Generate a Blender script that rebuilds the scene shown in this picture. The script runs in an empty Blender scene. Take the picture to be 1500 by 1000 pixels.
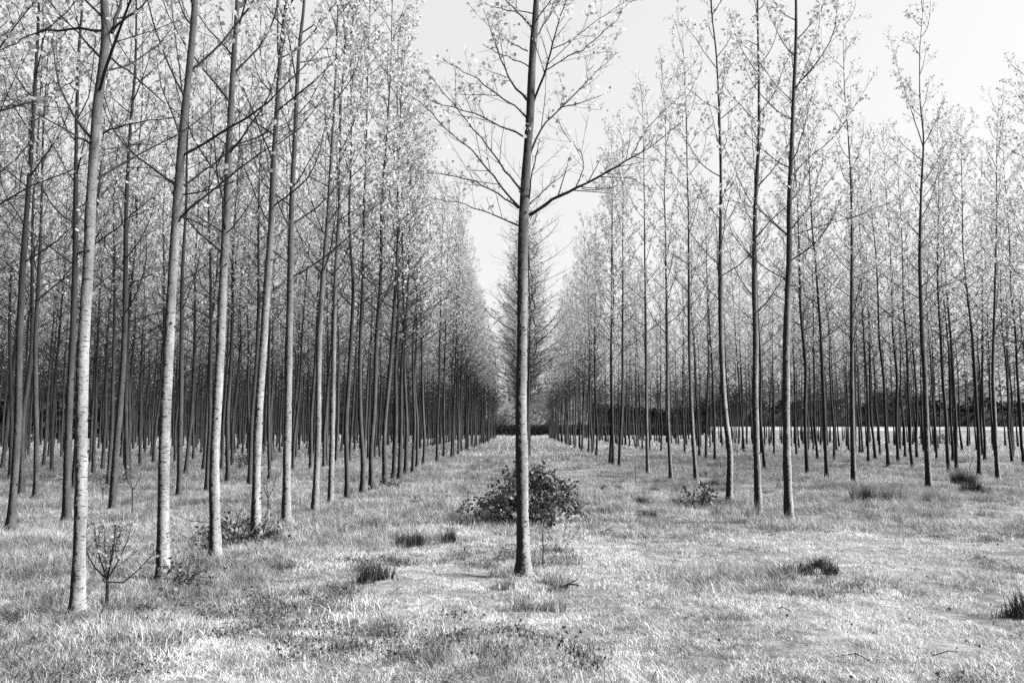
import bpy, math, random
import numpy as np
from mathutils import Vector, Matrix

# ------------------------------------------------------------------ camera, sky, sun, exposure
S = bpy.context.scene
COL = S.collection
CAM_Z = 1.6
cam_d = bpy.data.cameras.new("camera")
cam_d.sensor_width = 36.0
cam_d.lens = 28.8
cam_d.clip_start = 0.1
cam_d.clip_end = 3000
cam = bpy.data.objects.new("camera", cam_d)
COL.objects.link(cam)
cam.location = (0, 0, CAM_Z)
cam.rotation_euler = (math.radians(90 + 6.04), 0, math.radians(0.48))
S.camera = cam
CAM_R = cam.rotation_euler.to_matrix()

SUN_ELEV, SUN_AZ = 42.0, 96.0            # azimuth clockwise from +Y (the lane); the sun stands on the right
world = bpy.data.worlds.new("World")
S.world = world
world.use_nodes = True
wn, wl = world.node_tree.nodes, world.node_tree.links
wn.clear()
sky = wn.new("ShaderNodeTexSky")
sky.sky_type = 'NISHITA'
sky.sun_disc = False
sky.sun_elevation = math.radians(SUN_ELEV)
sky.sun_rotation = math.radians(SUN_AZ)
sky.air_density = 1.0
sky.dust_density = 4.0
bw = wn.new("ShaderNodeRGBToBW")          # the photograph is black and white
bg = wn.new("ShaderNodeBackground")
bg.inputs['Strength'].default_value = 0.115
wo = wn.new("ShaderNodeOutputWorld")
wl.new(sky.outputs[0], bw.inputs[0])
even = wn.new("ShaderNodeMix")            # thin high cloud evens the sky out
even.data_type = 'FLOAT'
even.inputs[0].default_value = 0.8
even.inputs[3].default_value = 1.52
wl.new(bw.outputs[0], even.inputs[2])
wl.new(even.outputs[0], bg.inputs[0])
wl.new(bg.outputs[0], wo.inputs[0])

sun_d = bpy.data.lights.new("sun", 'SUN')
sun_d.energy = 3.3
sun_d.angle = math.radians(12)
sun_d.color = (1, 1, 1)
sun = bpy.data.objects.new("sun", sun_d)
COL.objects.link(sun)
a, e = math.radians(SUN_AZ), math.radians(SUN_ELEV)
sdir = Vector((math.sin(a) * math.cos(e), math.cos(a) * math.cos(e), math.sin(e)))
sun.rotation_euler = (-sdir).to_track_quat('-Z', 'Y').to_euler()
sun.location = (40, 0, 40)

vs = S.view_settings
S.display_settings.display_device = 'sRGB'
vs.view_transform = 'Standard'
vs.look = 'None'
vs.gamma = 1
vs.use_curve_mapping = False
vs.exposure = 2.2
S.render.engine = 'CYCLES'
S.cycles.max_bounces = 5
S.cycles.diffuse_bounces = 3
S.cycles.transmission_bounces = 3
S.cycles.use_denoising = False
S.cycles.pixel_filter_type = 'BLACKMAN_HARRIS'
S.cycles.filter_width = 1.5


# ------------------------------------------------------------------ helpers
def value_noise(x, y, s, seed):
    r = np.random.default_rng(seed)
    T = r.uniform(size=(64, 64))
    u, v = x * s, y * s
    i, j = np.floor(u).astype(int), np.floor(v).astype(int)
    f, k = u - i, v - j
    f = f * f * (3 - 2 * f); k = k * k * (3 - 2 * k)
    q = lambda a, b: T[a % 64, b % 64]
    return (q(i, j) * (1 - f) + q(i + 1, j) * f) * (1 - k) + (q(i, j + 1) * (1 - f) + q(i + 1, j + 1) * f) * k


def ground_z(x, y):
    x = np.asarray(x, float); y = np.asarray(y, float)
    hum = 0.075 * (value_noise(x, y, 0.9, 11) - .5) + 0.028 * (value_noise(x, y, 3.1, 12) - .5)
    z = 0.030 * np.sin(x * 0.9 + 1.3) * np.cos(y * 0.7) + 0.022 * np.sin(x * 2.1 + y * 1.3) \
        + 0.04 * np.sin(y * 0.31 + 0.6) * np.sin(x * 0.23)
    z = z * np.clip((y + 2) / 6, 0.2, 1)
    t = np.clip((y - 135) / 65, 0, 1)
    z = z + hum * np.clip((60 - y) / 30, 0, 1)
    return z + 1.95 * t * t * (3 - 2 * t) + np.clip((y - 200) / 600, 0, 1) * 4


def gz(x, y):
    return float(ground_z(x, y))


def ray(px, py):
    return CAM_R @ Vector(((px - 750) / 1200, (500 - py) / 1200, -1))


def on_ground(px, py):
    d = ray(px, py)
    t = CAM_Z / -d.z
    x, y = d.x * t, d.y * t
    return x, y


def at_depth(px, py, y):
    d = ray(px, py)
    t = y / d.y
    return (d.x * t, y, CAM_Z + d.z * t)


def node_mat(name):
    m = bpy.data.materials.new(name)
    m.use_nodes = True
    nt = m.node_tree
    return m, nt, nt.nodes, nt.links, nt.nodes['Principled BSDF']


def noise(nt, vec, scale, detail=4, rough=0.6, stretch=None):
    n = nt.nodes.new("ShaderNodeTexNoise")
    n.inputs['Scale'].default_value = scale
    n.inputs['Detail'].default_value = detail
    n.inputs['Roughness'].default_value = rough
    if stretch:
        mp = nt.nodes.new("ShaderNodeMapping")
        mp.inputs['Scale'].default_value = stretch
        nt.links.new(vec, mp.inputs['Vector'])
        vec = mp.outputs[0]
    nt.links.new(vec, n.inputs['Vector'])
    return n.outputs['Fac']


def ramp(nt, fac, stops):
    r = nt.nodes.new("ShaderNodeValToRGB")
    el = r.color_ramp.elements
    while len(el) < len(stops):
        el.new(0.5)
    for q, (p, v) in zip(el, stops):
        q.position = p
        q.color = (v, v, v, 1)
    nt.links.new(fac, r.inputs[0])
    return r.outputs[0]


def math_n(nt, op, a, b):
    n = nt.nodes.new("ShaderNodeMath")
    n.operation = op
    for i, v in enumerate((a, b)):
        if isinstance(v, (int, float)):
            n.inputs[i].default_value = v
        else:
            nt.links.new(v, n.inputs[i])
    return n.outputs[0]


def mixv(nt, fac, a, b):
    n = nt.nodes.new("ShaderNodeMix")
    n.data_type = 'FLOAT'
    for sock, v in ((n.inputs[0], fac), (n.inputs[2], a), (n.inputs[3], b)):
        if isinstance(v, (int, float)):
            sock.default_value = v
        else:
            nt.links.new(v, sock)
    return n.outputs[0]


# ------------------------------------------------------------------ materials (all greys: the photograph has no colour)
def bark_material(name, light, mid, moss_shade, extra=0.0):
    m, nt, N, L, P = node_mat(name)
    tc = N.new("ShaderNodeTexCoord"); ob = tc.outputs['Object']
    oi = N.new("ShaderNodeObjectInfo")
    off = N.new("ShaderNodeVectorMath"); off.operation = 'ADD'
    cmb = N.new("ShaderNodeCombineXYZ")
    L.new(math_n(nt, 'MULTIPLY', oi.outputs['Random'], 37.0), cmb.inputs[2])
    L.new(ob, off.inputs[0]); L.new(cmb.outputs[0], off.inputs[1])
    v = off.outputs[0]
    base = ramp(nt, noise(nt, v, 3.0, 5, 0.65, (3, 3, 1)), [(0.3, mid), (0.7, light)])
    fine = ramp(nt, noise(nt, v, 60, 3, 0.7, (1, 1, 0.45)), [(0.38, 0.75), (0.62, 1.0)])
    c = math_n(nt, 'MULTIPLY', base, fine)
    sepz = N.new("ShaderNodeSeparateXYZ"); L.new(ob, sepz.inputs[0])
    c = math_n(nt, 'MULTIPLY', c, mixv(nt, oi.outputs['Random'], 0.88, 1.12))
    # the bark gets darker higher up the trunk
    c = math_n(nt, 'MULTIPLY', c, ramp(nt, math_n(nt, 'DIVIDE', sepz.outputs[2], 10.0), [(0.20, 1.0), (0.48, 0.30)]))
    # lenticels and old scars: short dark sideways marks
    lent = noise(nt, v, 22, 4, 0.65, (0.7, 0.7, 3.0))
    c = mixv(nt, ramp(nt, lent, [(0.565, 0.0), (0.62, 1.0)]), c, 0.03)
    # mossy corky bark, thick near the foot; shade of the sunless side painted in
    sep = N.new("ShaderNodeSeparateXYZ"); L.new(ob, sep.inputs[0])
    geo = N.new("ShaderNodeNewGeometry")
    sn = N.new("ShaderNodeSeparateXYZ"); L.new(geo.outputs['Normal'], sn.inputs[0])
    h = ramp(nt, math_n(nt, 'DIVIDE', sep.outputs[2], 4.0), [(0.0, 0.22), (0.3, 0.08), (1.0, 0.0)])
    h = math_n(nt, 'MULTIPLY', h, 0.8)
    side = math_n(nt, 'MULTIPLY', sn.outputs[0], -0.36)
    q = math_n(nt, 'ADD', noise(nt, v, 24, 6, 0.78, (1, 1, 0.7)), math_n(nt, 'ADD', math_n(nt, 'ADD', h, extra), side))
    moss_shade_mask = ramp(nt, q, [(0.60, 0.0), (0.67, 1.0)])
    c = mixv(nt, moss_shade_mask, c, moss_shade)
    L.new(c, P.inputs['Base Color'])
    P.inputs['Roughness'].default_value = 0.85
    P.inputs['Specular IOR Level'].default_value = 0.2
    bu = N.new("ShaderNodeBump"); bu.inputs['Strength'].default_value = 0.6; bu.inputs['Distance'].default_value = 0.012
    L.new(math_n(nt, 'ADD', math_n(nt, 'MULTIPLY', moss_shade_mask, 0.6), noise(nt, v, 45, 4, 0.7)), bu.inputs['Height'])
    L.new(bu.outputs[0], P.inputs['Normal'])
    return m


def flat_material(name, lo, hi, scale=8, rough=0.8, trans=0.0, spec=0.2, random_amp=0.0):
    m, nt, N, L, P = node_mat(name)
    tc = N.new("ShaderNodeTexCoord")
    c = ramp(nt, noise(nt, tc.outputs['Object'], scale, 3), [(0.35, lo), (0.65, hi)])
    if random_amp:
        geo = N.new("ShaderNodeNewGeometry")
        rnd = N.new("ShaderNodeMapRange")
        L.new(geo.outputs['Random Per Island'], rnd.inputs[0])
        rnd.inputs[3].default_value = 1 - random_amp; rnd.inputs[4].default_value = 1 + random_amp
        c = math_n(nt, 'MULTIPLY', c, rnd.outputs[0])
    L.new(c, P.inputs['Base Color'])
    P.inputs['Roughness'].default_value = rough
    P.inputs['Specular IOR Level'].default_value = spec
    if trans:
        tr = N.new("ShaderNodeBsdfTranslucent")
        L.new(c, tr.inputs[0])
        mx = N.new("ShaderNodeMixShader"); mx.inputs[0].default_value = trans
        L.new(P.outputs[0], mx.inputs[1]); L.new(tr.outputs[0], mx.inputs[2])
        L.new(mx.outputs[0], N['Material Output'].inputs[0])
    return m


def grass_material(name, lo, hi, dark):
    """blade colour drifts over the meadow: pale dry patches, darker green ones"""
    m, nt, N, L, P = node_mat(name)
    geo = N.new("ShaderNodeNewGeometry")
    pos = geo.outputs['Position']
    patch = noise(nt, pos, 0.55, 4, 0.65, (1, 1, 0.0))
    small = noise(nt, pos, 3.2, 5, 0.8, (1, 1, 0.0))
    f = math_n(nt, 'ADD', math_n(nt, 'MULTIPLY', patch, 0.4), math_n(nt, 'MULTIPLY', small, 0.6))
    c = ramp(nt, f, [(0.37, dark), (0.47, lo), (0.60, hi)])
    rnd = N.new("ShaderNodeMapRange")
    L.new(geo.outputs['Random Per Island'], rnd.inputs[0])
    rnd.inputs[3].default_value = 0.4; rnd.inputs[4].default_value = 1.35
    c = math_n(nt, 'MULTIPLY', c, rnd.outputs[0])
    L.new(c, P.inputs['Base Color'])
    P.inputs['Roughness'].default_value = 0.6
    P.inputs['Specular IOR Level'].default_value = 0.25
    tr = N.new("ShaderNodeBsdfTranslucent"); L.new(c, tr.inputs[0])
    mx = N.new("ShaderNodeMixShader"); mx.inputs[0].default_value = 0.2
    L.new(P.outputs[0], mx.inputs[1]); L.new(tr.outputs[0], mx.inputs[2])
    L.new(mx.outputs[0], N['Material Output'].inputs[0])
    return m


def ground_material():
    m, nt, N, L, P = node_mat("meadow_ground")
    geo = N.new("ShaderNodeNewGeometry"); pos = geo.outputs['Position']
    patch = noise(nt, pos, 0.5, 5, 0.65)
    small = noise(nt, pos, 6, 6, 0.75)
    fine = noise(nt, pos, 90, 4, 0.8)
    f = math_n(nt, 'ADD', math_n(nt, 'MULTIPLY', patch, 0.25), math_n(nt, 'ADD', math_n(nt, 'MULTIPLY', small, 0.3), math_n(nt, 'MULTIPLY', fine, 0.45)))
    c = ramp(nt, f, [(0.38, 0.02), (0.5, 0.10), (0.64, 0.30)])
    L.new(c, P.inputs['Base Color'])
    P.inputs['Roughness'].default_value = 0.95
    P.inputs['Specular IOR Level'].default_value = 0.1
    bu = N.new("ShaderNodeBump"); bu.inputs['Strength'].default_value = 0.8; bu.inputs['Distance'].default_value = 0.05
    L.new(small, bu.inputs['Height']); L.new(bu.outputs[0], P.inputs['Normal'])
    return m


M = {
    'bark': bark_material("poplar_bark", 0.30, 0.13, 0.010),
    'bark_mid': bark_material("poplar_bark_painted_shade", 0.095, 0.042, 0.006, 0.07),  # same bark made darker: shade among the trunks painted into its colour
    'bark_far': bark_material("poplar_bark_far_painted_shade", 0.05, 0.024, 0.005, 0.08),  # darker again: the deeper rows' shade put into the bark colour
    'twig': flat_material("dark_twig", 0.009, 0.025, 20),
    'leaf': flat_material("young_leaf", 0.33, 0.47, 3, 0.5, 0.52, 0.3, 0.3),
    'bramble_leaf': flat_material("bramble_leaf", 0.025, 0.12, 9, 0.5, 0.10, 0.35, 0.5),
    'pale_leaf': flat_material("pale_sapling_leaf", 0.12, 0.26, 9, 0.5, 0.35, 0.3, 0.3),
    'ground': ground_material(),
    'grass': grass_material("meadow_grass", 0.36, 0.62, 0.09),
    'tall_grass': grass_material("tall_dry_grass", 0.22, 0.46, 0.06),
    'rush': flat_material("rush_blade", 0.014, 0.05, 6, 0.6, 0.1, 0.2, 0.4),
    'weed': flat_material("weed_leaf", 0.03, 0.10, 5, 0.6, 0.15, 0.2, 0.5),
    'reed': flat_material("faded_reed", 0.12, 0.24, 4, 0.7, 0.25, 0.2, 0.4),
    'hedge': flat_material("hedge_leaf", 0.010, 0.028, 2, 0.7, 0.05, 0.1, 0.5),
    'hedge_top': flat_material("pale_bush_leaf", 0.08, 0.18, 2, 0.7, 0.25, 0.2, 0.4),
    'field': flat_material("pale_field_soil", 0.10, 0.26, 0.12, 0.9),
}


class MB:
    """collects tubes, blades and leaves and links them as one mesh"""
    def __init__(self):
        self.v, self.f, self.n = [], [], 0

    def add(self, V, F):
        self.v.append(np.asarray(V, float))
        self.f.append(np.asarray(F, int) + self.n)
        self.n += len(V)

    def tube(self, P, R, s=5, bump=0.0, rng=None, cap=False):
        P = np.asarray(P, float); R = np.asarray(R, float)
        T = np.gradient(P, axis=0)
        T /= np.linalg.norm(T, axis=1)[:, None] + 1e-9
        ref = np.array([0.0, 0, 1]) if abs(T[:, 2].mean()) < 0.8 else np.array([1.0, 0.03, 0])
        U = np.cross(T, ref); U /= np.linalg.norm(U, axis=1)[:, None] + 1e-9
        W = np.cross(T, U)
        a = np.arange(s) * (2 * math.pi / s)
        rr = np.repeat(R[:, None], s, 1)
        if bump and rng is not None:
            rr = rr * (1 + bump * rng.normal(size=rr.shape))
        V = P[:, None, :] + rr[:, :, None] * (np.cos(a)[None, :, None] * U[:, None, :] + np.sin(a)[None, :, None] * W[:, None, :])
        n = len(P)
        i = np.arange(n - 1)[:, None] * s; j = np.arange(s)[None, :]; k = (j + 1) % s
        F = np.stack([i + j, i + k, i + s + k, i + s + j], -1).reshape(-1, 4)
        self.add(V.reshape(-1, 3), F)

    def leaves(self, C, size, rng, low=False, droop=0.5):
        C = np.asarray(C, float).reshape(-1, 3)
        n = len(C)
        if not n:
            return
        sz = size * rng.uniform(0.6, 1.25, n)
        d = rng.normal(size=(n, 3)); d[:, 2] -= droop * 1.5
        d /= np.linalg.norm(d, axis=1)[:, None]
        q = rng.normal(size=(n, 3))
        w = np.cross(d, q); w /= np.linalg.norm(w, axis=1)[:, None] + 1e-9
        nn = np.cross(d, w)
        if low:
            prof = np.array([[0, 0, 0], [.45, .46, .06], [1, 0, 0], [.45, -.46, .06]])
            faces = np.array([[0, 1, 2, 3]])
        else:
            prof = np.array([[0, 0, 0], [.12, .38, .08], [.48, .44, .1], [1, 0, 0], [.48, -.44, .1], [.12, -.38, .08]])
            faces = np.array([[0, 1, 2, 3], [0, 3, 4, 5]])
        V = C[:, None, :] + sz[:, None, None] * (prof[None, :, 0, None] * d[:, None, :] + prof[None, :, 1, None] * w[:, None, :] + prof[None, :, 2, None] * nn[:, None, :])
        k = len(prof)
        F = (np.arange(n)[:, None, None] * k + faces[None]).reshape(-1, 4)
        self.add(V.reshape(-1, 3), F)

    def blades(self, base, height, width, lean, rng, segs=3, curl=1.0):
        """tapering bent strips standing at base points"""
        base = np.asarray(base, float); n = len(base)
        h = height * rng.uniform(0.45, 1.25, n)
        az = rng.uniform(0, 2 * math.pi, n)
        le = lean * rng.uniform(0.2, 1.3, n)
        d = np.stack([np.cos(az), np.sin(az), np.zeros(n)], 1)
        a2 = rng.uniform(0, 2 * math.pi, n)
        w = np.stack([np.cos(a2), np.sin(a2), np.zeros(n)], 1)
        V = []
        for k in range(segs + 1):
            t = k / segs
            c = base + d * (le * h * t ** (1 + curl))[:, None] + np.array([0, 0, 1.0]) * (h * (t - 0.35 * t * t * np.minimum(le, 1.2)))[:, None]
            ww = width * (1 - t) ** 0.7 + 0.0004
            V += [c - w * ww / 2, c + w * ww / 2]
        V = np.stack(V, 1)
        m = 2 * (segs + 1)
        fs = np.array([[2 * k, 2 * k + 1, 2 * k + 3, 2 * k + 2] for k in range(segs)])
        F = (np.arange(n)[:, None, None] * m + fs[None]).reshape(-1, 4)
        self.add(V.reshape(-1, 3), F)

    def mesh(self, name, mat, smooth=True):
        me = bpy.data.meshes.new(name)
        V = np.concatenate(self.v) if self.v else np.zeros((0, 3))
        F = np.concatenate(self.f) if self.f else np.zeros((0, 4), int)
        me.vertices.add(len(V)); me.vertices.foreach_set("co", V.ravel())
        me.loops.add(F.size); me.loops.foreach_set("vertex_index", F.ravel())
        me.polygons.add(len(F))
        me.polygons.foreach_set("loop_start", np.arange(len(F)) * 4)
        me.polygons.foreach_set("use_smooth", np.full(len(F), smooth))
        me.update(calc_edges=True)
        me.materials.append(mat)
        return me

    def build(self, name, mat, parent=None, smooth=True):
        return link(name, self.mesh(name, mat, smooth), parent)


def link(name, me, parent=None):
    o = bpy.data.objects.new(name, me)
    COL.objects.link(o)
    if parent is not None:
        o.parent = parent
    return o


def tag(o, label=None, cat=None, group=None, kind=None):
    if label: o['label'] = label
    if cat: o['category'] = cat
    if group: o['group'] = group
    if kind: o['kind'] = kind
    return o


def thing(name, label, cat, loc, group=None):
    o = bpy.data.objects.new(name, None)
    o.empty_display_size = 0.2
    COL.objects.link(o)
    o.location = loc
    return tag(o, label, cat, group)


# ------------------------------------------------------------------ ground, field
def sheet(name, xs, ys, mat, dz=0.0, kind='structure'):
    X, Y = np.meshgrid(xs, ys)
    Z = ground_z(X, Y) + dz
    nx, ny = len(xs), len(ys)
    mb = MB()
    i = (np.arange(ny - 1)[:, None] * nx + np.arange(nx - 1)[None, :]).ravel()
    mb.add(np.stack([X, Y, Z], -1).reshape(-1, 3), np.stack([i, i + 1, i + nx + 1, i + nx], 1))
    o = mb.build(name, mat)
    o['kind'] = kind
    return o


xs = np.concatenate([[-1500, -700, -300, -150], np.arange(-80, -20, 3), np.arange(-20, 20, 0.14), np.arange(20, 83, 3), [150, 300, 700, 1500]])
ys = np.concatenate([[-300, -80, -20, -5], np.arange(0, 24, 0.14), np.arange(24, 60, 0.4), np.arange(60, 140, 2.5), np.arange(140, 220, 5), [260, 400, 800, 1500]])
sheet("ground", xs, ys, M['ground'])
sheet("field", np.arange(14, 231, 6.0), np.arange(168, 193, 3.0), M['field'], 0.03)


# ------------------------------------------------------------------ poplars
def trunk_radius(z, h, r0=0.068):
    z = np.asarray(z, float)
    r = np.interp(z / h, [0, 0.01, 0.04, 0.15, 0.3, 0.47, 0.75, 1.0], [1.9, 1.36, 1.1, 0.98, 0.86, 0.58, 0.27, 0.05])
    return r * r0


def bez_dir(az, el):
    return np.array([math.cos(el) * math.cos(az), math.cos(el) * math.sin(az), math.sin(el)])


def side_twigs(tw, pts, r0, rng, n, length, sides=3, anchors=None, depth=1):
    """twigs springing alternately from a branch given as points"""
    pts = np.asarray(pts, float)
    seg = np.linalg.norm(np.diff(pts, axis=0), axis=1)
    cum = np.concatenate([[0], np.cumsum(seg)]); tot = cum[-1]
    sgn = 1
    for k in range(n):
        t = (0.18 + 0.8 * (k + rng.uniform(0, 0.9)) / n)
        s = min(t, 0.985) * tot
        p = np.array([np.interp(s, cum, pts[:, q]) for q in range(3)])
        i = min(max(np.searchsorted(cum, s) - 1, 0), len(seg) - 1)
        d = (pts[i + 1] - pts[i]) / (seg[i] + 1e-9)
        q = rng.normal(size=3)
        sd = np.cross(d, q); sd /= np.linalg.norm(sd) + 1e-9
        sgn = -sgn
        ang = rng.uniform(0.5, 1.0)
        v = d * math.cos(ang) + sd * math.sin(ang) + np.array([0, 0, rng.uniform(-0.05, 0.45)])
        v /= np.linalg.norm(v)
        L = length * (1.1 - 0.75 * t) * rng.uniform(0.45, 1.4)
        bend = np.array([rng.normal() * .12, rng.normal() * .12, rng.uniform(-0.05, 0.3)])
        P = [p, p + v * L * 0.5 + bend * L * 0.1, p + v * L + bend * L * 0.4]
        rr = r0 * (1 - 0.65 * t) * 0.5
        rr = max(rr, 0.0022)
        tw.tube(P, [rr, max(rr * .7, .0018), 0.0012], sides)
        if anchors is not None:
            for u in (0.35, 0.6, 0.8, 1.0):
                a = np.array(P[0]) * (1 - u) ** 2 + 2 * u * (1 - u) * np.array(P[1]) + u * u * np.array(P[2])
                anchors.append(a)
        if depth > 1 and L > 0.22:
            side_twigs(tw, P, rr, rng, max(2, int(L / 0.16)), L * 0.5, 3, anchors, depth - 1)


def limb_points(p0, az, el, length, rng, n=6):
    """an ascending limb: leaves the trunk at el and sweeps upward"""
    P = [np.array(p0, float)]
    step = length / (n - 1)
    a, e = az, el
    for k in range(n - 1):
        P.append(P[-1] + bez_dir(a, e) * step)
        a += rng.normal() * 0.14
        e = min(1.45, e + rng.uniform(0.0, 0.16) + rng.normal() * 0.06)
    return P


def leaf_spots(anchors, rng, density, zlo=5.0):
    out = []
    for p in anchors:
        zf = min(1.0, max(0.03, (p[2] - zlo) / 3.2))
        k = rng.poisson(density * zf)
        for _ in range(min(k, 4)):
            out.append(p + rng.normal(size=3) * 0.035)
    return out


def crown_limbs(rng, h, z0, count, reach, center):
    """start, azimuth, elevation and length of the limbs up a trunk"""
    out = []
    az = rng.uniform(0, 6.28)
    for k in range(count):
        t = (k + rng.uniform(0, 0.8)) / count
        z = z0 + (h - z0 - 0.25) * t ** 1.05
        az += 2.4 + rng.normal() * 0.35
        L = reach * (1.0 - 0.62 * t) * rng.uniform(0.65, 1.2)
        el = rng.uniform(0.35, 0.8) + 0.35 * t
        out.append((center(z), az, el, max(L, 0.35), t))
    return out


def grow_tree(seed, h, z0, detail=1, wander=0.10):
    """trunk, crown and leaf builders of one poplar standing at the origin"""
    rng = np.random.default_rng(seed)
    nk = 9
    kz = np.linspace(0, h, nk)
    kx = np.cumsum(rng.normal(size=nk)) * wander * 0.5; ky = np.cumsum(rng.normal(size=nk)) * wander * 0.5
    kx -= kx[0]; ky -= ky[0]
    # sweep at the foot, as wind-rocked poplars have
    foot = rng.normal() * 0.05
    def center(z):
        x = np.interp(z, kz, kx) + foot * math.exp(-((z - 0.9) / 0.7) ** 2)
        return np.array([x, np.interp(z, kz, ky), z])
    tr, tw, lf = MB(), MB(), MB()
    if detail:
        zz = np.concatenate([[-0.12], np.linspace(0, h, 40)])
    else:
        zz = np.concatenate([[-0.12], np.linspace(0, h, 9)])
    P = np.array([center(max(z, 0)) + [0, 0, min(z, 0)] for z in zz])
    if detail:
        K = np.array([0.25, 0.5, 0.25])
        for q in (0, 1):
            P[1:-1, q] = np.convolve(P[:, q], K, 'valid')
    tr.tube(P, trunk_radius(np.maximum(zz, 0), h, 0.056), 10 if detail else 5, 0.025 if detail else 0, rng)
    anchors = []
    if detail:
        for p, az, el, L, t in crown_limbs(rng, h, z0, 46, 2.3, center):
            pts = limb_points(p, az, el, L, rng, 6)
            r0 = 0.006 + 0.009 * L / 2
            tw.tube(pts, np.linspace(r0, 0.0022, len(pts)), 4)
            side_twigs(tw, pts, r0, rng, max(3, int(L * 5)), 0.58, 3, anchors, 2 if L > 0.7 else 1)
        for k in range(24):                      # shaded-out lower twigs
            z = z0 + rng.uniform(-0.35, 2.6)
            pts = limb_points(center(z), rng.uniform(0, 6.28), rng.uniform(-0.1, 0.6), rng.uniform(0.5, 1.5), rng, 4)
            tw.tube(pts, [0.008, 0.006, 0.004, 0.002], 3)
            side_twigs(tw, pts, 0.006, rng, 6, 0.4, 3, None, 2)
        spots = leaf_spots(anchors, rng, 1.05)
        lf.leaves(spots, 0.068, rng)
    else:
        for p, az, el, L, t in crown_limbs(rng, h, z0, 32, 2.2, center):
            pts = limb_points(p, az, el, L, rng, 4)
            r0 = 0.008 + 0.009 * L / 2
            tw.tube(pts, np.linspace(r0, 0.004, len(pts)), 3)
            side_twigs(tw, pts, r0, rng, max(2, int(L * 2.8)), 0.6, 3, anchors, 1)
        for k in range(20):
            z = z0 + rng.uniform(-0.35, 2.6)
            pts = limb_points(center(z), rng.uniform(0, 6.28), rng.uniform(-0.1, 0.6), rng.uniform(0.5, 1.6), rng, 3)
            tw.tube(pts, [0.012, 0.009, 0.005], 3)
            side_twigs(tw, pts, 0.012, rng, 4, 0.5, 3, None, 1)
        spots = leaf_spots(anchors, rng, 1.05)
        lf.leaves(spots, 0.105, rng, low=True)
    return tr, tw, lf


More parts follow.
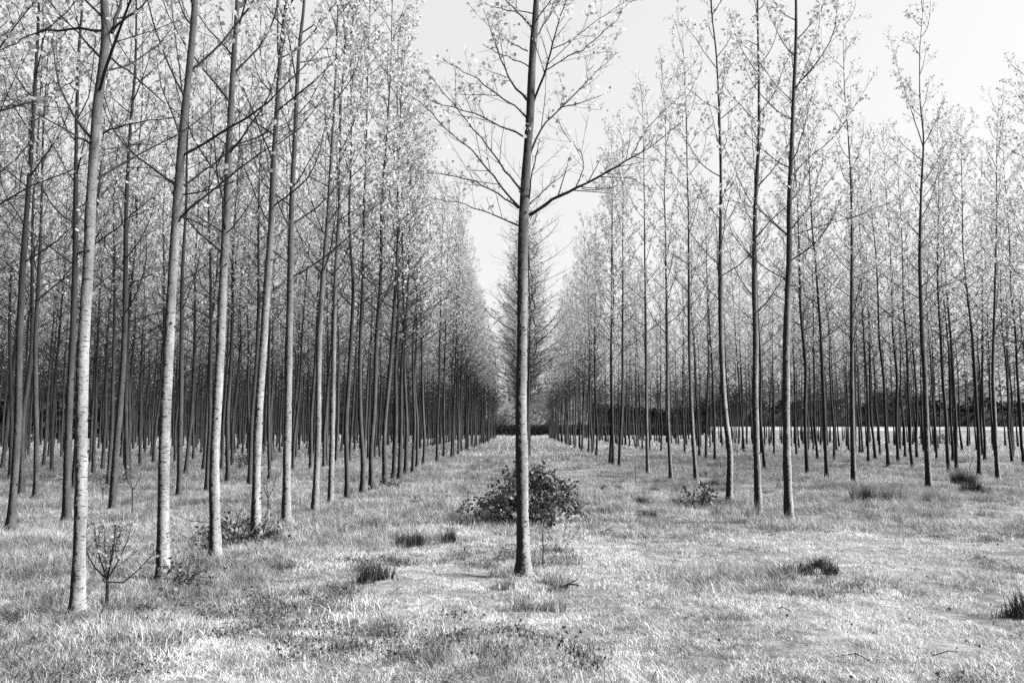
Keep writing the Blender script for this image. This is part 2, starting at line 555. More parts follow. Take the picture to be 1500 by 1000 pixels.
# ------- trees of the photograph's front rows, trunk by trunk: (foot in the photo, path of the trunk up to the frame's edge)
HEROES = [
    dict(row='C', foot=(767, 850), path=[(765, 700), (763, 600), (765, 500), (765.5, 400), (766, 330), (768, 300), (770.5, 245), (776.5, 175), (778.5, 105), (782, 50), (786.5, 0)], r0=0.070,
         label="poplar standing alone in front of the bramble bush in the middle of the lane"),
    dict(row='L1', foot=(113, 903), path=[(114, 850), (120, 700), (121, 600), (125, 500), (134, 400), (137.5, 300), (142, 215), (145, 150), (154, 90), (159, 40), (150, 0)], r0=0.056,
         label="pale leaning poplar beside the small forked sapling, nearest of the left row"),
    dict(row='L1', foot=(239, 855), path=[(239, 800), (243, 650), (251, 500), (257, 375), (262, 280), (267, 200), (272, 150), (280, 75), (287, 0)], r0=0.063,
         label="poplar with dark scrub round its foot, just right of the forked sapling"),
    dict(row='L1', foot=(316, 816), path=[(315, 675), (322, 550), (324, 500), (325, 450), (328, 375), (331, 300), (334, 220), (339, 150), (344, 75), (350, 0)], r0=0.068,
         label="poplar standing on the left side of the brushwood heap"),
    dict(row='L1', foot=(375, 796), path=[(376, 675), (380, 575), (385, 500), (389, 425), (395, 350), (400, 250), (405, 175), (411, 75), (419, 0)], r0=0.066,
         label="poplar rising out of the right end of the brushwood heap"),
    dict(row='L1', foot=(419, 776), path=[(419, 775), (420, 650), (421, 575), (422, 500), (425, 400), (427, 300), (432, 200), (436, 75), (445, 0)], r0=0.068,
         label="poplar just right of the thin twiggy sapling, fifth of the left row"),
    dict(row='L1', foot=(461, 754), path=[(465, 650), (467, 500), (472, 425), (480, 325), (485, 225), (492, 100)], r0=0.064,
         label="sixth poplar along the row on the left side of the lane"),
    dict(row='L1', foot=(484, 743), path=[(485, 700), (490, 500), (492, 400), (497, 300), (500, 150)], r0=0.06,
         label="seventh poplar along the row on the left side of the lane"),
    dict(row='R1', foot=(1156, 768), path=[(1152, 675), (1150, 600), (1150, 500), (1152, 450), (1156, 375), (1156, 300), (1159, 225), (1161, 150), (1164, 75), (1165, 0)], r0=0.070,
         label="straight dark-footed poplar, nearest of the row right of the lane"),
    dict(row='R1', foot=(1111, 752), path=[(1107, 650), (1105, 575), (1107, 500), (1105, 400), (1106, 300), (1111, 200), (1111, 100), (1110, 0)], r0=0.068,
         label="poplar between the kinked one and the straight dark-footed one right of the lane"),
    dict(row='R1', foot=(1068, 738), path=[(1069, 690), (1070, 660), (1065, 635), (1060, 575), (1057, 500), (1055, 375), (1056, 250), (1054, 150), (1050, 75), (1042, 15)], r0=0.068,
         label="poplar with a sharp kink low on its trunk, right of the lane"),
    dict(row='R1', foot=(1020, 709), path=[(1016, 650), (1013, 590), (1010, 500), (1009, 420), (1009, 300)], r0=0.062,
         label="slim bowed poplar rising behind the small leafy bush right of the lane"),
    dict(row='R1', foot=(983, 703), path=[(979, 620), (977, 500), (975, 330)], r0=0.06,
         label="fifth poplar along the row on the right side of the lane"),
    dict(row='R1', foot=(949, 697), path=[(947, 605), (946, 500), (943, 250)], r0=0.062,
         label="sixth poplar along the row on the right side of the lane"),
    dict(row='R2', foot=(1361, 717), path=[(1357, 650), (1355, 599), (1352, 530), (1350, 500), (1347, 375), (1348, 275), (1352, 200), (1347, 150), (1347, 75), (1352, 0)], r0=0.078,
         label="tall bent poplar behind the wide patch of faded reeds at the right"),
    dict(row='R2', foot=(1251, 711), path=[(1248, 640), (1247, 560), (1248, 480), (1247, 350), (1245, 250)], r0=0.072,
         label="poplar standing alone just left of the faded reed patch"),
    dict(row='L2', foot=(97, 771), path=[(101, 640), (103, 560), (106, 480), (109, 350), (113, 200), (115, 80)], r0=0.064,
         label="dark poplar close behind the nearest left trunk, on its left side"),
    dict(row='L2', foot=(164, 751), path=[(170, 650), (177, 560), (182, 450), (185, 300), (190, 180)], r0=0.066,
         label="poplar in the second left row standing over the pale forked sapling"),
    dict(row='L2', foot=(262, 732), path=[(263, 640), (264, 560), (266, 450), (268, 380)], r0=0.06,
         label="second row poplar seen just right of the scrub-footed trunk"),
    dict(row='L2', foot=(15, 780), path=[(20, 700), (25, 620), (29, 500), (36, 380), (44, 250), (50, 120)], r0=0.062,
         label="dark straight poplar at the left edge of the photo, in the second row"),
    dict(row='L3', foot=(52, 733), path=[(54, 640), (54, 500), (58, 380), (63, 250)], r0=0.06,
         label="thin poplar of the third row seen near the left edge of the photo"),
    dict(row='R3', foot=(1462, 704), path=[(1457, 640), (1453, 560), (1457, 450), (1458, 350), (1459, 250), (1463, 140)], r0=0.066,
         label="poplar near the right edge, set apart beyond the dark rush clumps"),
]
# limbs of particular trees, as they run in the photo: points, sideways depth they gain (m), thickness at the trunk (m)
LIMBS = {
    0: [([(775, 315), (810, 292), (845, 275), (880, 257), (915, 236), (950, 217), (1000, 178)], -0.5, 0.019),
        ([(843, 276), (852, 256), (854, 228), (842, 213), (824, 193), (817, 168)], 0.1, 0.007),
        ([(925, 231), (935, 210), (950, 186), (971, 164), (1000, 139)], 0.2, 0.007),
        ([(852, 276), (873, 279), (897, 276), (905, 273)], -0.2, 0.006),
        ([(880, 259), (904, 261), (929, 260), (943, 273), (958, 281)], 0.3, 0.005),
        ([(760, 331), (736, 320), (705, 308), (670, 296), (621, 290)], 0.35, 0.011),
        ([(760, 305), (740, 290), (715, 276), (687, 262), (642, 255), (600, 248)], -0.4, 0.011),
        ([(760, 303), (740, 282), (715, 248), (691, 220), (656, 192), (621, 154), (600, 140)], 0.5, 0.013),
        ([(768, 285), (746, 259), (729, 234), (705, 203), (673, 164), (645, 129), (621, 101)], -0.5, 0.012),
        ([(766, 200), (733, 185), (705, 171), (677, 161), (635, 150), (600, 124)], 0.6, 0.011),
        ([(775, 177), (754, 154), (729, 140), (698, 115), (670, 101), (649, 87)], -0.4, 0.010),
        ([(730, 140), (700, 138), (672, 138)], 0.1, 0.005),
        ([(772, 147), (750, 122), (733, 87), (719, 45), (708, 14)], 0.5, 0.013),
        ([(776, 99), (754, 87), (726, 77), (708, 65)], -0.3, 0.007),
        ([(773, 75), (754, 66), (733, 52), (715, 28)], 0.3, 0.008),
        ([(779, 40), (757, 17), (740, 0), (725, -22)], -0.3, 0.011),
        ([(780, 20), (754, 17), (722, 10), (690, -4)], 0.4, 0.007),
        ([(781, 150), (796, 115), (806, 77), (817, 35), (829, 0), (838, -30)], -0.4, 0.016),
        ([(808, 72), (838, 59), (873, 31), (922, 0)], 0.3, 0.007),
        ([(796, 105), (824, 87), (852, 73), (880, 52), (904, 28), (912, 10)], -0.3, 0.007),
        ([(775, 228), (792, 189), (817, 163), (855, 124), (880, 101), (904, 77)], 0.4, 0.013),
        ([(820, 158), (852, 150), (880, 140)], -0.2, 0.006),
        ([(772, 302), (796, 280), (817, 262), (845, 241)], 0.5, 0.008),
        ([(773, 300), (778, 266), (785, 224), (791, 205)], -0.5, 0.010),
        ([(784, 56), (800, 31), (820, 0), (832, -20)], 0.3, 0.010),
        ([(783, 35), (800, 10), (812, -14)], -0.4, 0.009)],
    1: [([(143, 215), (120, 205), (100, 192), (50, 165), (0, 135)], -0.3, 0.012),
        ([(157, 45), (100, 42), (55, 48), (20, 62), (0, 76)], 0.4, 0.013),
        ([(163, 85), (200, 115), (240, 150), (265, 172), (310, 220)], 0.8, 0.010),
        ([(151, 196), (180, 185), (220, 175), (264, 172)], -0.5, 0.009),
        ([(151, 220), (190, 212), (245, 212)], 0.4, 0.007),
        ([(163, 48), (172, 20), (180, -5), (186, -35)], 0.2, 0.022),
        ([(166, 42), (195, 18), (219, 0), (240, -25)], -0.4, 0.012),
        ([(147, 85), (115, 50), (75, 5), (50, -20)], 0.6, 0.011)],
    2: [([(270, 272), (300, 250), (340, 215), (390, 195), (430, 175), (480, 145)], 0.6, 0.014),
        ([(266, 285), (305, 280), (350, 262), (395, 245)], -0.5, 0.009),
        ([(262, 275), (240, 262), (205, 250)], 0.5, 0.008),
        ([(268, 318), (300, 330), (322, 343)], 0.4, 0.010),
        ([(272, 172), (262, 100), (255, 30), (248, -20)], 0.5, 0.010)],
    3: [([(331, 342), (355, 318), (370, 290), (385, 262)], -0.4, 0.009),
        ([(330, 345), (300, 322), (268, 308)], 0.4, 0.010),
        ([(334, 215), (305, 190), (280, 170)], 0.4, 0.010),
        ([(336, 218), (380, 208), (430, 180), (465, 150)], 0.5, 0.009)],
    8: [([(1157, 350), (1135, 325), (1110, 305), (1060, 290), (1020, 325)], 0.5, 0.012),
        ([(1160, 335), (1180, 310), (1210, 270), (1240, 235)], -0.6, 0.012),
        ([(1158, 260), (1180, 235), (1220, 205), (1250, 160), (1280, 110)], 0.6, 0.012),
        ([(1160, 148), (1140, 130), (1100, 75), (1082, 60)], 0.4, 0.009),
        ([(1157, 345), (1200, 332), (1260, 315), (1320, 290)], -0.4, 0.010),
        ([(1163, 140), (1180, 100), (1200, 40), (1205, 0)], 0.4, 0.010)],
    14: [([(1352, 215), (1335, 160), (1320, 120), (1300, 40)], 0.6, 0.014),
         ([(1352, 290), (1375, 260), (1395, 220)], -0.6, 0.012),
         ([(1346, 345), (1320, 320), (1300, 305)], 0.5, 0.011),
         ([(1358, 430), (1400, 412), (1440, 395), (1490, 370)], 0.6, 0.012)],
}


def hero_tree(idx, hero):
    rng = np.random.default_rng(500 + idx)
    x0, y0 = on_ground(*hero['foot'])
    z0 = gz(x0, y0)
    base = np.array([x0, y0, z0])
    h = rng.uniform(13.4, 14.6) if hero['row'] != 'R3' else 12.4
    pts = [(0.0, 0.0, -0.15), (0, 0, 0.0)]
    for px, py in hero['path']:
        p = np.array(at_depth(px, py, y0)) - base
        if p[2] > pts[-1][2] + 0.12:
            pts.append(tuple(p))
    pts = np.array(pts)
    if pts[-1][2] < h - 1:
        d = (pts[-1] - pts[-4])[:2] / (pts[-1] - pts[-4])[2]
        for zz in np.arange(pts[-1][2] + 1.2, h + 0.6, 1.2):
            z = min(zz, h)
            q = pts[-1].copy()
            dz = z - q[2]
            pts = np.vstack([pts, [q[0] + d[0] * dz * 0.4 + rng.normal() * 0.03, q[1] + rng.normal() * 0.05, z]])
            d = d * 0.6
    h = pts[-1][2]
    zs = np.concatenate([[-0.15], np.linspace(0, h, 90)])
    P = np.stack([np.interp(zs, pts[:, 2], pts[:, q]) for q in range(3)], 1)
    for _ in range(3):
        P[1:-1, :2] = 0.25 * P[:-2, :2] + 0.5 * P[1:-1, :2] + 0.25 * P[2:, :2]
    # depth wander the photo cannot show, small
    P[:, 1] += 0.03 * np.sin(zs * 1.1 + idx) - 0.03 * math.sin(idx)
    R = trunk_radius(np.maximum(zs, 0), h, hero['r0'] * 0.87)
    R *= 1 + 0.025 * rng.normal(size=len(R)) + 0.05 * np.sin(zs * rng.uniform(3, 5) + rng.uniform(0, 6)) * np.sin(zs * 1.7 + idx)
    tr = MB(); tr.tube(P, R, 16, 0.02, rng)
    root = thing("poplar_tree", hero['label'], "tree", tuple(base), hero['group'])
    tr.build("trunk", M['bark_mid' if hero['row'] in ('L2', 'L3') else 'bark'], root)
    def center(z):
        return np.array([np.interp(z, P[:, 2], P[:, 0]), np.interp(z, P[:, 2], P[:, 1]), z])
    anchors = []
    def limb(points, r0, tw_n, tw_len):
        mb = MB()
        points = np.asarray(points, float)
        m = len(points)
        mb.tube(points, np.linspace(r0, 0.0025, m) * (1 + 0.06 * rng.normal(size=m)), 6)
        a0 = len(anchors)
        side_twigs(mb, points, r0, rng, tw_n, tw_len, 3, anchors, 2)
        # bud spurs
        for _ in range(int(m * 1.6)):
            i = rng.integers(1, m); u = rng.uniform()
            p = points[i - 1] * (1 - u) + points[i] * u
            v = rng.normal(size=3); v[2] = abs(v[2]); v /= np.linalg.norm(v)
            mb.tube([p, p + v * 0.02, p + v * 0.045], [0.0035, 0.003, 0.0012], 3)
        mb.build("branch", M['twig'], root)
    st = MB()                                   # knobs and snags left by shed twigs
    for _ in range(16):
        p = center(rng.uniform(0.5, 4.2)); an = rng.uniform(0, 6.28)
        rr = float(trunk_radius(p[2], h, hero['r0'] * 0.87))
        d = np.array([math.cos(an), math.sin(an), rng.uniform(0, .6)])
        ln = rng.uniform(0.008, 0.03)
        st.tube([p + d * rr * 0.8, p + d * rr * 1.02, p + d * (rr + ln), p + d * (rr + ln + .002)], [0.016, 0.012, 0.007, 0.0005], 5)
    tag(st.build("twig_scars", M['twig'], root), kind='stuff')
    ztop = 3.3
    for pix, dd, r0 in LIMBS.get(idx, []):
        n = len(pix)
        pp = []
        for k, (px, py) in enumerate(pix):
            p = np.array(at_depth(px, py, y0 + dd * k / (n - 1))) - base
            pp.append(p)
        # a touch of resampling so that the limb is not a polyline
        pp = np.array(pp)
        tt = np.linspace(0, n - 1, (n - 1) * 3 + 1)
        q = np.stack([np.interp(tt, np.arange(n), pp[:, c]) for c in range(3)], 1)
        q[1:-1] = 0.25 * q[:-2] + 0.5 * q[1:-1] + 0.25 * q[2:]
        q[1:-1] += rng.normal(size=q[1:-1].shape) * 0.006
        L = np.linalg.norm(np.diff(q, axis=0), axis=1).sum()
        limb(q, r0, max(4, int(L * 7.5)), 0.55)
        ztop = max(ztop, pp[0][2])
    if idx == 0:
        zs0, count = ztop + 0.2, 22
    elif idx in LIMBS:
        zs0, count = 3.9 + rng.uniform(-.2, .3), 26
    else:
        zs0, count = 3.8 + rng.uniform(-.4, .5), 30
    for p, az, el, L, t in crown_limbs(rng, h, zs0, count, 2.1 if idx else 1.7, center):
        q = np.array(limb_points(p, az, el, L, rng, 9))
        limb(q, 0.006 + 0.008 * L / 2, max(4, int(L * 5.5)), 0.55)
    lf = MB()
    lf.leaves(leaf_spots(anchors, rng, 1.0 if idx else 0.85, 5.0 if idx else 3.4), 0.06 if idx else 0.046, rng)
    o = lf.build("leaves", M['leaf'], root); o['kind'] = 'stuff'
    return x0, y0


ORD = ("first second third fourth fifth sixth seventh eighth ninth tenth eleventh twelfth thirteenth fourteenth fifteenth sixteenth "
       "seventeenth eighteenth nineteenth twentieth twenty-first twenty-second twenty-third twenty-fourth twenty-fifth twenty-sixth "
       "twenty-seventh twenty-eighth twenty-ninth thirtieth").split()
ROW_TEXT = {
    'C': "the middle row hidden behind the lone front trunk",
    'L1': "the row on the left side of the lane", 'R1': "the row on the right side of the lane",
}
for k in range(2, 14):
    ROW_TEXT[f'L{k}'] = f"the {ORD[k-1]} row left of the lane"
    ROW_TEXT[f'R{k}'] = f"the {ORD[k-1]} row right of the lane"
def row_group(r):
    return "poplars in " + ROW_TEXT[r]

taken = {}
for i, hro in enumerate(HEROES):
    hro['group'] = row_group(hro['row'])
    x, y = hero_tree(i, hro)
    taken.setdefault(hro['row'], []).append((x, y))

# ------- the rest of the plantation, row by row
rng = np.random.default_rng(77)
ROWS = [('C', 0.30, 31.0, 122, 1.75)]
for k in range(12):
    ROWS.append((f'L{k+1}', -3.62 - 4.02 * k, 4, 126, 1.68))
for k, x in enumerate((4.5, 9.35, 15.0, 21.2, 26.5, 31.5, 36.5, 41.5)):
    ROWS.append((f'R{k+1}', x, 6, 124 - 2 * k, 1.8))
MEAS = {   # feet read off the photo in the rows' nearer reach
    'C': [(774, 671)],
    'L1': [(509, 729), (530, 722.5), (546, 720), (564, 712.5), (576, 705), (585, 702.5), (594, 697.5), (604, 695), (611, 690), (619, 686), (640, 679), (650, 674)],
    'L2': [(303, 720), (334, 706)],
    'L3': [(137, 698), (190, 697)],
    'R1': [(907.6, 683.6), (898, 681.5), (893.5, 680), (873, 671), (868, 666.5)],
    'R2': [(1212, 704), (1183, 699), (1121, 689), (1048, 677), (1034, 674), (1025, 672), (1003, 668), (983, 665), (968, 662)],
    'R3': [(1402, 693), (1316, 680), (1222, 677), (1198, 674)],
    'R4': [(1483, 680), (1442, 675.5), (1282, 675), (1289, 667), (1264, 666)],
}
trees = []     # (row, x, y, row number)
for name, X, y_a, y_b, step in ROWS:
    got = list(taken.get(name, []))
    for p in MEAS.get(name, []):
        q = on_ground(*p); got.append(q); trees.append((name, q[0], q[1]))
    ymax = max([q[1] for q in got], default=0)
    ymin = min([q[1] for q in got], default=1e9)
    y = y_a + rng.uniform(0, step)
    while y < y_b:
        x = X + rng.normal() * 0.12
        yy = y + rng.normal() * 0.15
        lim = 0.66 * yy + 2.6
        near = min([math.hypot(q[0] - x, q[1] - yy) for q in got], default=9)
        blocked = (name in ('L1', 'R1') and yy < ymax + 0.8) or (name == 'R2' and yy < 56 and yy < ymax + .8) or (name == 'L2' and yy < 21.5 and -x < 0.66 * yy) \
            or (name == 'C' and yy < 39) or (name == 'R3' and 0.6 * yy > x and yy < 26)
        if -x < lim and x < lim and near > step * 0.7 and not blocked and rng.uniform() > 0.04:
            trees.append((name, x, yy)); got.append((x, yy))
        y += step * rng.uniform(0.85, 1.15)

def in_frame(t):
    return abs(t[1]) < 0.635 * t[2] + 0.8
def rank(t):
    k = 1 if t[0] == 'C' else int(t[0][1:])
    return t[2] * (1 + 0.10 * (k - 1)) + (0 if in_frame(t) else 25)
trees.sort(key=rank)
N_IND = 300 - len(HEROES)
single, rest = trees[:N_IND], trees[N_IND:]

VAR = []
for v in range(14):
    h = 12.9 + 0.13 * v
    tr, tw, lf = grow_tree(1000 + v, h, 3.5 + 0.09 * (v * 5 % 14), 1)
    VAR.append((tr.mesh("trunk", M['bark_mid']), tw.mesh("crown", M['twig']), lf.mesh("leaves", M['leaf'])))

order = {}
for hro in HEROES:
    order[hro['row']] = order.get(hro['row'], 0) + 1
single.sort(key=lambda t: t[2])
for k, (row, x, y) in enumerate(single):
    n = order.get(row, 0); order[row] = n + 1
    cap = {'L1': 30, 'R1': 26, 'R2': 20, 'L2': 20}.get(row, 12)
    if row == 'C':
        lab = "poplar in the middle row, half hidden behind the lone front trunk"
    elif not in_frame((row, x, y)):
        lab = f"poplar at the outer edge of {ROW_TEXT[row]}"
    elif n < cap:
        lab = f"{ORD[n]} poplar along {ROW_TEXT[row]}" if row in ('L1', 'R1') else f"{ORD[n]} slim poplar trunk in {ROW_TEXT[row]}"
    else:
        lab = f"slim poplar among the far trunks of {ROW_TEXT[row]}"
    root = thing("poplar_tree", lab, "tree", (x, y, gz(x, y)), row_group(row))
    s = rng.uniform(0.9, 1.08)
    root.scale = (s, s, s * rng.uniform(0.96, 1.05))
    root.rotation_euler = (rng.normal() * 0.012, rng.normal() * 0.012, rng.uniform(0, 6.28))
    if row == 'C' and 43 <= y < 66:
        root.scale = (s * 1.35, s * 1.35, s)
    a, b, c = VAR[(k * 5 + int(rng.integers(3))) % len(VAR)]
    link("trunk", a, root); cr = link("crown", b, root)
    if row == 'C' and y < 43:                    # the middle row is broad, twiggy and still almost bare
        sc_ = rng.uniform(1.6, 2.5)
        cr.scale = (sc_, sc_, 0.94)
        continue
    o = link("leaves", c, root); o['kind'] = 'stuff'

# trees past the three hundred that show largest: one mass in three materials
LOW = []
for v in range(7):
    LOW.append(tuple(m for m in grow_tree(3000 + v, 12.3 + 0.2 * v, 3.6 + 0.15 * v, 0)))
mass = MB(); counts = []
mats_idx = []
for row, x, y in rest:
    parts = LOW[int(rng.integers(len(LOW)))]
    an = rng.uniform(0, 6.28); s = rng.uniform(0.92, 1.08)
    Rm = np.array([[math.cos(an), -math.sin(an), 0], [math.sin(an), math.cos(an), 0], [0, 0, 1]]) * s
    for mi, part in enumerate(parts):
        V = np.concatenate(part.v) @ Rm.T + np.array([x, y, gz(x, y)])
        F = np.concatenate(part.f)
        mass.add(V, F); mats_idx.append(np.full(len(F), mi))
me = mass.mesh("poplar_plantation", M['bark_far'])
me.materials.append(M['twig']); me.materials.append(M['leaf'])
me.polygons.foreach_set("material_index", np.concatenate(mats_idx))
tag(link("poplar_plantation", me), "mass of far poplars filling the depth of the plantation", "trees", None, 'stuff')


# ------------------------------------------------------------------ hedges and woods at the far side
def leafy_mass(name, label, cat, x0, x1, y0, y1, h0, h1, n, leaf, mat, kind=None, group=None, seed=1, rag=0.35):
    """twiggy leaf mass over a soft dark body, uneven along its top"""
    r = np.random.default_rng(seed)
    mb = MB()
    base = gz((x0 + x1) / 2, (y0 + y1) / 2)
    def top(x):
        return h0 + (h1 - h0) * (0.5 + 0.5 * np.sin(x * 0.23 + seed) * np.sin(x * 0.071 + seed * 2.1)) + rag * np.sin(x * 0.9 + seed) * np.sin(x * 0.37)
    X = r.uniform(x0, x1, n); Y = r.uniform(y0, y1, n)
    Z = top(X) * r.uniform(0, 1, n) ** 0.7
    mb.leaves(np.stack([X, Y, base + Z], 1), leaf, r, low=True)
    m = 60
    gx = np.linspace(x0, x1, m)
    t = top(gx) * 0.8
    ring = np.array([[y0 + 0.3, 0], [y0 + 0.3, 0.75], [(y0 + y1) / 2, 1.0], [y1 - 0.3, 0.75], [y1 - 0.3, 0]])
    V = np.stack([np.stack([np.full(5, gx[i]), ring[:, 0], base - 0.2 + ring[:, 1] * (t[i] + 0.2)], 1) for i in range(m)]).reshape(-1, 3)
    i = (np.arange(m - 1)[:, None] * 5 + np.arange(4)[None, :]).ravel()
    mb.add(V, np.stack([i, i + 1, i + 6, i + 5], 1))
    o = mb.build(name, mat)
    return tag(o, label, cat, group, kind)

leafy_mass("hedge", "low dark clipped hedge closing the far end of the lane", "hedge", -30, 34, 146, 148.5, 1.9, 2.2, 22000, 0.28, M['hedge'], seed=3, rag=0.12)
leafy_mass("woodland", "dark wood standing beyond the left part of the plantation", "wood", -110, -7, 150, 158, 9, 17, 14000, 1.0, M['hedge'], 'stuff', seed=5)
leafy_mass("hedgerow", "tall dark overgrown hedge beyond the pale field at the right", "hedge", 46, 150, 203, 210, 4.6, 8.5, 14000, 0.8, M['hedge'], seed=8, rag=1.4)
leafy_mass("hedgerow", "lower dark hedge beyond the field, seen through the right rows", "hedge", 10, 46, 203, 208, 4.0, 5.5, 6000, 0.8, M['hedge'], seed=9, rag=0.3)
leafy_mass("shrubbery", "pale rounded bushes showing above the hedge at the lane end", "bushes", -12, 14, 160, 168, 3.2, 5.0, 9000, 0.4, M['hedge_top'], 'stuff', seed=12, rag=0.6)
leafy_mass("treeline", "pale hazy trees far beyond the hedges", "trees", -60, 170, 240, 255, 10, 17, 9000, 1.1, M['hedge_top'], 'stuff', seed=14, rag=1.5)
leafy_mass("woodland", "dark wood closing the far left side of the plantation", "wood", -64, -54, 70, 150, 8, 13, 12000, 1.0, M['hedge'], 'stuff', seed=15)


# ------------------------------------------------------------------ shrubs, saplings, rushes
def bramble(foot, width, height, canes, leaves, label, seed, leaf=0.06, name="bramble_bush"):
    r = np.random.default_rng(seed)
    x, y = on_ground(*foot)
    root = thing(name, label, "bush", (x, y, gz(x, y)))
    spots = []
    for k in range(canes):
        az = 6.283 * k / canes + r.normal() * 0.3
        reach = width / 2 * r.uniform(0.5, 1.12); top = height * r.uniform(0.45, 1.0) * (1.25 - 0.4 * reach / (width / 2))
        d = np.array([math.cos(az), math.sin(az) * 0.8, 0])
        p0 = np.array([r.normal() * width * .1, r.normal() * width * .08, -0.03])
        P = [p0, p0 + d * reach * 0.25 + [0, 0, top * 0.7], p0 + d * reach * 0.6 + [0, 0, top], p0 + d * reach * 0.9 + [0, 0, top * 0.82], p0 + d * reach * 1.08 + [0, 0, top * 0.28]]
        mb = MB()
        P = np.array(P); P[1:] += r.normal(size=P[1:].shape) * 0.04
        mb.tube(P, np.linspace(0.008, 0.002, 5), 5)
        anc = []
        side_twigs(mb, P, 0.007, r, 12, 0.30, 3, anc, 2)
        mb.build("cane", M['twig'], root)
        spots += anc
    spots = np.array(spots)
    pick = spots[r.integers(0, len(spots), leaves)] + r.normal(size=(leaves, 3)) * 0.04
    pick[:, 2] = np.maximum(pick[:, 2], 0.04)
    lf = MB(); lf.leaves(pick, leaf, r, droop=0.15)
    o = lf.build("leaves", M['bramble_leaf'], root); o['kind'] = 'stuff'
    return root

bramble((777, 763), 1.9, 0.98, 40, 5000, "broad dark glossy bramble bush behind the lone front poplar", 31, 0.06)
bramble((1028, 742), 0.65, 0.42, 9, 220, "small dark leafy bush at the foot of the slim bowed poplar", 32, 0.07)
bramble((262, 858), 0.55, 0.2, 8, 150, "low dark scrub round the foot of the second left trunk", 33, 0.045)
bramble((345, 800), 1.3, 0.30, 14, 420, "dark leafy brushwood heap between two trunks of the left row", 34, 0.055, "brushwood_heap")
bramble((352, 690), 1.0, 0.6, 10, 260, "dark bramble deep under the left rows", 35)
bramble((572, 720), 0.7, 0.22, 7, 120, "little dark weed clump at the lane's left edge", 36, 0.06)
bramble((1180, 640), 3.0, 0.9, 14, 420, "dark bush in the grass far behind the right rows", 37, 0.14)
bramble((1372, 655), 3.2, 1.1, 14, 420, "wide dark bush deep behind the tall bent poplar", 38, 0.14)


def sapling(name, foot, stems, spread, h, fork, label, nleaf, leaf_mat, seed, r0=0.012, paths=None):
    r = np.random.default_rng(seed)
    x, y = on_ground(*foot)
    base = np.array([x, y, gz(x, y)])
    root = thing(name, label, "sapling", tuple(base))
    tr = MB(); tr.tube([(0, 0, -.05), (0.005, 0, fork * .5), (0, 0, fork)], [r0 * 1.3, r0 * 1.1, r0], 8)
    tr.build("trunk", M['twig'], root)
    anc = []
    lines = []
    if paths:
        for pth in paths:
            lines.append(np.array([np.array(at_depth(px, py, y)) - base + [0, r.normal() * 0.03, 0] for px, py in pth]))
    for k in range(stems):
        az = 6.28 * k / max(stems, 1) + r.normal() * 0.4
        rr = spread * r.uniform(0.3, 1.0); d = np.array([math.cos(az), math.sin(az), 0])
        lines.append(np.array([[0, 0, fork], d * rr * .5 + [0, 0, fork + (h - fork) * .35], d * rr * .85 + [0, 0, fork + (h - fork) * .7], d * rr + [0, 0, h * r.uniform(.8, 1)]]))
    for P in lines:
        mb = MB(); mb.tube(P, np.linspace(r0 * .65, 0.002, len(P)), 5)
        side_twigs(mb, P, r0 * .6, r, 9, spread * 0.7, 3, anc, 2)
        mb.build("branch", M['twig'], root)
    if nleaf:
        anc = np.array(anc)
        pk = anc[r.integers(0, len(anc), nleaf)] + r.normal(size=(nleaf, 3)) * 0.015
        lf = MB(); lf.leaves(pk, 0.025, r, droop=-0.2)
        o = lf.build("leaves", leaf_mat, root); o['kind'] = 'stuff'

sapling("forked_sapling", (155, 892), 5, 0.32, 0.78, 0.26, "small forked sapling with pale leaves by the nearest left trunk", 620, M['pale_leaf'], 41, 0.013,
        [[(155, 850), (180, 853), (205, 832), (228, 805), (240, 790)], [(155, 850), (138, 830), (128, 805), (124, 780)], [(155, 850), (160, 815), (172, 785), (178, 768)]])
sapling("thin_sapling", (392, 757), 3, 0.22, 0.75, 0.3, "thin twiggy dark sapling between two trunks of the left row", 60, M['bramble_leaf'], 42, 0.010)
sapling("dead_branch", (341, 803), 0, 0.25, 0.3, 0.05, "bare dead branches sprawling from the brushwood heap", 0, None, 43, 0.013,
        [[(342, 802), (342, 782), (350, 755), (362, 730), (382, 710)], [(341, 785), (330, 772), (318, 766), (280, 762), (255, 754)],
         [(341, 790), (310, 793), (283, 790), (262, 782)], [(342, 780), (360, 788), (385, 792), (400, 780)]])
sapling("young_tree", (192, 768), 3, 0.28, 0.95, 0.55, "young star-topped sapling in the grass behind the forked one", 70, M['pale_leaf'], 44, 0.009)
sapling("young_tree", (150, 735), 4, 0.5, 0.8, 0.3, "pale blurred young growth under the second left row", 120, M['pale_leaf'], 45, 0.009)
sapling("dry_weed", (795, 838), 2, 0.10, 0.75, 0.4, "dark dry weed stalk just right of the lone front poplar", 10, M['bramble_leaf'], 46, 0.006)
sapling("dry_weed", (822, 815), 3, 0.3, 0.42, 0.05, "fan of thin bare stems in front of the bramble bush", 0, None, 47, 0.004)
sapling("dry_weed", (931, 712), 1, 0.06, 1.0, 0.5, "single dry stalk upright at the edge of the right row", 0, None, 48, 0.008)
sapling("leaning_stick", (1420, 690), 0, 0.2, 0.5, 0.1, "thin bare stick leaning beside the dark rush clumps", 0, None, 49, 0.012,
        [[(1420, 688), (1425, 672), (1429, 655), (1438, 642)]])
sapling("dry_weed", (674, 678), 1, 0.08, 1.0, 0.5, "lone thin stalk on the lane left of the bramble bush", 0, None, 50, 0.008)
sapling("brush_pile", (1080, 668), 6, 0.9, 0.9, 0.2, "tangle of dark twigs behind the kinked poplar", 60, M['bramble_leaf'], 51, 0.012)


